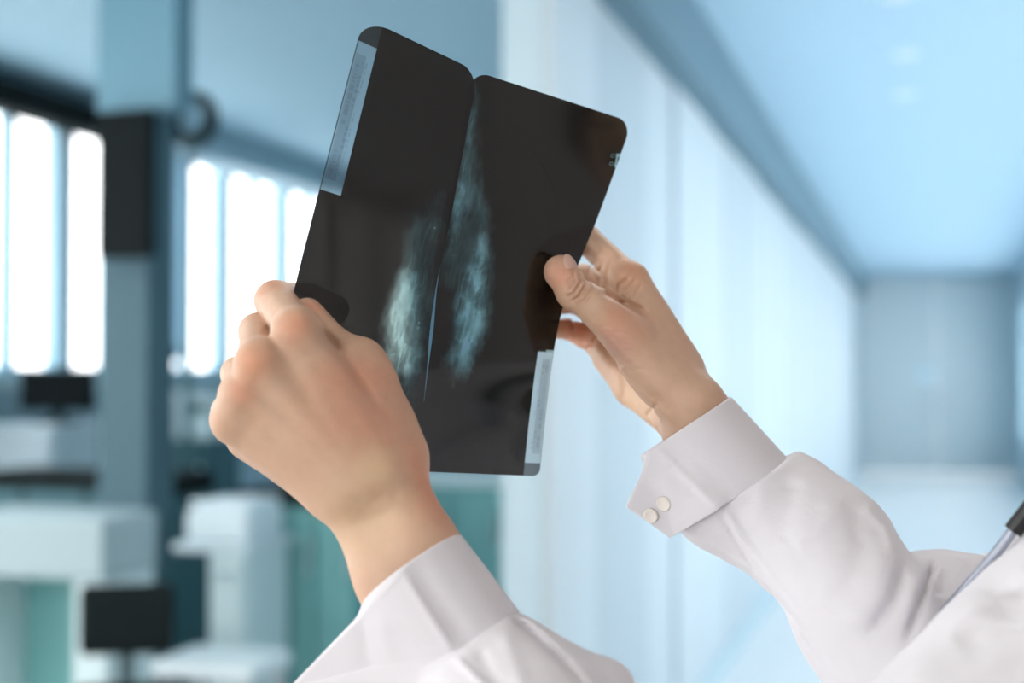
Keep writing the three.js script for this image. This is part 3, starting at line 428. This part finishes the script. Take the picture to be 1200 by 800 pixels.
{ // thumbnail of the right hand: a curved plate on the upper side of the tip
  const up = V(0.66, 0.34, 0.67).normalize(), g = new THREE.SphereGeometry(1, 28, 18, 0, Math.PI * 2, 0, 1.3).scale(0.0056, 0.0026, 0.0074), c = cam(657, 317, 0.821).addScaledVector(up, 0.0078), fwd = V(-0.40, 0.90, -0.06); fwd.addScaledVector(up, -fwd.dot(up)).normalize(); const side = V(0, 0, 0).crossVectors(up, fwd);
  g.applyMatrix4(new THREE.Matrix4().makeBasis(side, up, fwd)).translate(c.x, c.y, c.z); const n = mesh('thumbnail', toWorld(g, base), new THREE.MeshPhysicalMaterial({ color: rgb(0.66, 0.43, 0.34), roughness: 0.28, clearcoat: 0.3 }), person.children[0]); n.userData.label = 'shiny pink nail of the right thumb';
}
// stethoscope lying over the coat: chrome tube running into a black one
{
  const pts = [[1068, 768, 0.722], [1100, 725, 0.706], [1126, 695, 0.694], [1155, 662, 0.684], [1178, 634, 0.678], [1188, 620, 0.676]], pts2 = [[1187, 622, 0.676], [1217, 584, 0.672], [1262, 530, 0.68], [1330, 520, 0.72]];
  const curve = (p) => new THREE.CatmullRomCurve3(p.map((q) => cam(...q).applyMatrix4(camera.matrixWorld))), s = thing('stethoscope', 'chrome and black stethoscope tube hanging over the chest of the white coat', 'stethoscope', curve(pts).getPoint(0).toArray()), o = s.position;
  mesh('metal_tube', new THREE.TubeGeometry(curve(pts), 40, 0.0026, 14).translate(-o.x, -o.y, -o.z), std(rgb(0.42, 0.45, 0.53), 0.42, { metalness: 0.7 }), s).userData.label = 'chrome ear tube';
  mesh('rubber_tube', new THREE.TubeGeometry(curve(pts2), 40, 0.0046, 14).translate(-o.x, -o.y, -o.z), std(rgb(0.012, 0.012, 0.014), 0.35), s).userData.label = 'black rubber tube';
  mesh('spring_clip', new THREE.TubeGeometry(curve(pts.slice(1, 4).map(([a, b, c]) => [a + 5, b + 6, c - 0.002])), 20, 0.0018, 10).translate(-o.x, -o.y, -o.z), std(rgb(0.5, 0.53, 0.62), 0.3, { metalness: 0.8 }), s);
}

// ---------------------------------------------------------------- the two x-ray films
const along = (pts) => { // a curve through [t, px, py]
  return (t) => { let i = 0; while (i < pts.length - 2 && t > pts[i + 1][0]) i++;
    const a = pts[i], b = pts[i + 1], m = (k, c) => { const p = pts[Math.max(0, k - 1)], q = pts[Math.min(pts.length - 1, k + 1)]; return (q[c] - p[c]) / (q[0] - p[0]); };
    const h = b[0] - a[0], s = (t - a[0]) / h, s2 = s * s, s3 = s2 * s;
    return [1, 2].map((c) => (2 * s3 - 3 * s2 + 1) * a[c] + (s3 - 2 * s2 + s) * h * m(i, c) + (3 * s2 - 2 * s3) * b[c] + (s3 - s2) * h * m(i + 1, c)); };
};
// corners: [radius across, radius along] in shares of the sheet, order top left, top right, bottom right, bottom left
function filmSheet(left, right, corners, behind) {
  const px = (u, v) => { const [a, b] = left(v), [c, d] = right(v); return [lerp(a, c, u), lerp(b, d, u)]; };
  const inset = (v, k0, k1) => { const [ru, rv] = corners[k0], [su, sv] = corners[k1]; let r = 0; if (v < rv) r = ru * (1 - Math.sqrt(1 - (1 - v / rv) ** 2)); if (v > 1 - sv) r = su * (1 - Math.sqrt(1 - (1 - (1 - v) / sv) ** 2)); return r; };
  const rows = []; for (let i = 0; i <= 110; i++) { const t = i / 110; rows.push(t < 0.2 ? 0.08 * (t / 0.2) ** 2 : t > 0.8 ? 1 - 0.08 * ((1 - t) / 0.2) ** 2 : 0.08 + 0.84 * (t - 0.2) / 0.6); }
  const N = 48, pos = [], uv = [], idx = [];
  for (const v of rows) for (let i = 0; i <= N; i++) {
    const u = lerp(inset(v, 0, 3), 1 - inset(v, 1, 2), i / N), [x, y] = px(u, v), p = cam(x, y, filmDepth(x, y) + behind); pos.push(p.x, p.y, p.z); uv.push(u, 1 - v);
  }
  for (let j = 0; j + 1 < rows.length; j++) for (let i = 0; i < N; i++) { const a = j * (N + 1) + i, b = a + N + 1; idx.push(a, b, a + 1, b, b + 1, a + 1); }
  const g = new THREE.BufferGeometry(); g.setAttribute('position', new THREE.Float32BufferAttribute(pos, 3)); g.setAttribute('uv', new THREE.Float32BufferAttribute(uv, 2)); g.setIndex(idx); g.computeVertexNormals();
  return { g, px };
}
// the exposed emulsion: what each point of the sheet lets through (linear colour)
function emulsion(sheet, w, h, f) {
  const d = new Uint8Array(w * h * 4), enc = (c) => Math.round(255 * (c <= 0.0031308 ? 12.92 * c : 1.055 * c ** (1 / 2.4) - 0.055));
  for (let j = 0; j < h; j++) for (let i = 0; i < w; i++) { const u = (i + 0.5) / w, v = 1 - (j + 0.5) / h, [x, y] = sheet.px(u, v), c = f(u, v, x, y); d.set([...c.map((q) => enc(clamp(q))), 255], (j * w + i) * 4); }
  const t = new THREE.DataTexture(d, w, h); t.colorSpace = THREE.SRGBColorSpace; t.magFilter = THREE.LinearFilter; t.needsUpdate = true; return t;
}
const poly = (pts) => (x, y) => { // signed distance to a polygon, negative inside
  let d = 1e9, s = 1;
  for (let i = 0, j = pts.length - 1; i < pts.length; j = i++) {
    const ex = pts[j][0] - pts[i][0], ey = pts[j][1] - pts[i][1], wx = x - pts[i][0], wy = y - pts[i][1], t = clamp((wx * ex + wy * ey) / (ex * ex + ey * ey)), bx = wx - ex * t, by = wy - ey * t; d = Math.min(d, bx * bx + by * by);
    const c1 = y >= pts[i][1], c2 = y < pts[j][1], c3 = ex * wy > ey * wx; if ((c1 && c2 && c3) || (!c1 && !c2 && !c3)) s = -s;
  }
  return s * Math.sqrt(d);
};
// glandular tissue: branching strands that run up the sheet, inside a ragged outline
const ridge = (x, y, z, n) => { let s = 0, a = 0.55; for (let o = 0; o < n; o++) { const q = 1 - Math.abs(2 * noise3(x, y, z + o * 3.1) - 1); s += a * q * q; a *= 0.55; x *= 1.9; y *= 1.9; } return s; };
function tissue(x, y, outline, cores, o) {
  const wx = 16 * (fbm(x / 24 + o, y / 38, 2, 4) - 0.5), wy = 22 * (fbm(x / 22, y / 34 + o, 6, 4) - 0.5), e = outline(x + wx, y + wy), edge = smooth(7, -12, e + 10 * (fbm(x / 5 + o, y / 12, 9, 3) - 0.5)); if (edge <= 0) return 0;
  const s = (x + wx * 0.7) * 0.98 + (y + wy * 0.4) * 0.2, strands = ridge(s / 7.5 + o, (y + wy) / 48, 3, 5), web = ridge(s / 6 + o, y / 17, 7, 4), cloud = fbm(x / 16 + o, y / 22, 5, 4);
  let c = 0; for (const [cx, cy, rx, ry, g] of cores) c += g * Math.exp(-(((x - cx + (y - cy) * 0.12) / rx) ** 2) - ((y - cy) / ry) ** 2);
  c = clamp(c); return edge * clamp((0.03 + 0.10 * strands) + c * (0.16 + 0.56 * smooth(0.3, 0.72, cloud)) * (0.3 + 0.95 * strands) + c * 0.38 * web * web * web);
}
const speck = (x, y, [cx, cy, r]) => smooth(r, r * 0.4, Math.hypot(x - cx, y - cy));
const BASE = [0.0085, 0.0074, 0.006], DENSE = [0.40, 0.51, 0.46], CLEAR = [0.62, 0.66, 0.68];
const tint = (t, a = BASE, b = DENSE) => a.map((q, i) => lerp(q, b[i], t));
function labelStrip(q, s, seedOff) { // q across 0..1, s along 0..1: a clear strip with rows of small illegible print
  let ink = 0;
  const rows = [[0.30, 0.10], [0.52, 0.07], [0.70, 0.05]];
  for (const [c, hw] of rows) if (Math.abs(q - c) < hw && s > 0.12 && s < 0.9) ink = Math.max(ink, fbm(s * 95 + seedOff, c * 40, 3, 2) > 0.5 && fbm(s * 16 + c * 9 + seedOff, 5, 1, 2) > 0.42 ? 0.75 : 0.12);
  const pad = s > 0.08 && s < 0.92 && q > 0.1 && q < 0.62 ? 0.22 : 0; return CLEAR.map((c) => c * (1 - pad) * (1 - ink * 0.26));
}
const seamA = [[0, 560, 84], [0.34, 530, 246], [0.52, 511.5, 334], [0.62, 504, 385], [0.72, 500.5, 430], [1, 489, 548]], seamB = [[0, 553, 82], [0.34, 527, 246], [0.52, 512.5, 334], [0.62, 508, 385], [0.72, 502, 430], [1, 486, 552]];
const sheetA = filmSheet(along([[0, 426, 20], [0.64, 343, 346], [1, 314, 482]]), along(seamA), [[0.24, 0.05], [0.14, 0.05], [0.05, 0.02], [0.05, 0.02]], 0);
const sheetB = filmSheet(along(seamB), along([[0, 741, 143], [0.27, 701, 253], [0.50, 664, 346], [0.63, 651, 400], [0.82, 640, 480], [1, 632, 558]]), [[0.11, 0.05], [0.09, 0.05], [0.06, 0.02], [0.03, 0.02]], 0.0012);
const tA = poly([[522, 225], [528, 250], [514, 334], [502, 430], [494, 470], [484, 488], [464, 470], [448, 425], [445, 375], [458, 330], [478, 270], [500, 232]]), coreA = [[474, 420, 29, 66, 1.0], [482, 330, 22, 66, 0.75], [508, 260, 10, 44, 0.3], [466, 385, 22, 42, 0.5]];
const tB = poly([[556, 96], [561, 150], [560, 200], [571, 240], [574, 330], [570, 390], [548, 442], [528, 448], [520, 420], [534, 380], [526, 340], [512, 334], [522, 284], [532, 230], [546, 150]]), coreB = [[551, 390, 17, 52, 0.95], [561, 320, 9, 60, 0.5], [538, 235, 9, 46, 0.32], [530, 270, 6, 26, 0.35], [546, 150, 7, 50, 0.14], [548, 350, 14, 50, 0.3]];
const texA = emulsion(sheetA, 640, 1280, (u, v, x, y) => {
  if (u < 0.165) { // margin with the label
    const q = u / 0.165, s = (v - 0.052) / 0.335; if (s > 0 && s < 1 && q > 0.0) return q > 0.06 ? labelStrip(q, s, 3) : [0.16, 0.17, 0.17];
    if (s <= 0) return [0.055, 0.06, 0.058];
    const m = Math.max(speck(x, y, [368, 233, 3]), speck(x, y, [365, 242, 3.2]), speck(x, y, [370, 236, 2])); if (m > 0) return tint(m, BASE, [0.4, 0.48, 0.5]);
  }
  let t = tissue(x, y, tA, coreA, 11) * 0.56; t = Math.max(t, speck(x, y, [509.5, 267, 2]) * 0.9, speck(x, y, [490, 384, 3.2]) * 0.6, speck(x, y, [491, 378, 2]) * 0.8);
  return tint(t);
});
const texB = emulsion(sheetB, 768, 1280, (u, v, x, y) => {
  const q = (u - 0.872) / 0.128;
  if (q > 0 && v > 0.655) { const s = (v - 0.655) / 0.31; if (s < 0.02) return tint(q > 0.5 ? 0.9 : 0.05); if (s < 1) return q < 0.97 ? labelStrip(1 - q, 1 - s, 17) : [0.2, 0.21, 0.21]; return [0.17, 0.18, 0.19]; }
  let t = tissue(x, y, tB, coreB, 37) * 2.7;
  // corner mark of the cassette: a bracket and two small rings
  const ax = (x - 722) + (y - 188) * 0.0, br = (Math.abs(y - 182) < 2.0 && x > 722 && x < 733) || (Math.abs(x - 722.5 + (y - 188) * 0.18) < 1.2 && y > 181 && y < 196); if (br) t = 1.0;
  for (const [cx, cy] of [[718, 182.5], [716.5, 192]]) { const r = Math.hypot(x - cx, y - cy); if (r > 1.3 && r < 2.5) t = Math.max(t, 0.35); }
  const crease = Math.abs(Math.hypot(x - 475, y - 290) - 187); if (x > 625 && y < 250 && crease < 1.6) return BASE.map((b) => b * 0.35);
  return tint(t);
});
function film(name, label, sheet, map) {
  const mat = new THREE.MeshPhysicalMaterial({ color: 0xffffff, map, transmission: 1, thickness: 0, roughness: 0.09, ior: 1.52, side: THREE.DoubleSide });
  const g = toWorld(sheet.g); g.computeBoundingBox(); const c = g.boundingBox.getCenter(V(0, 0, 0)); g.translate(-c.x, -c.y, -c.z);
  const m = mesh(numbered(name), g, mat, scene); m.position.copy(c); m.userData = { label, category: 'x-ray film', group: 'x-ray films held up by the person' }; return m;
}
film('xray_film', 'dark mammogram film on the left, pinched by the hand seen from the back', sheetA, texA);
film('xray_film', 'dark mammogram film on the right, held under the thumb of the other hand', sheetB, texB);
scene.traverse((o) => { if (o.isMesh) o.castShadow = o.receiveShadow = true; });
renderer.render(scene, camera);
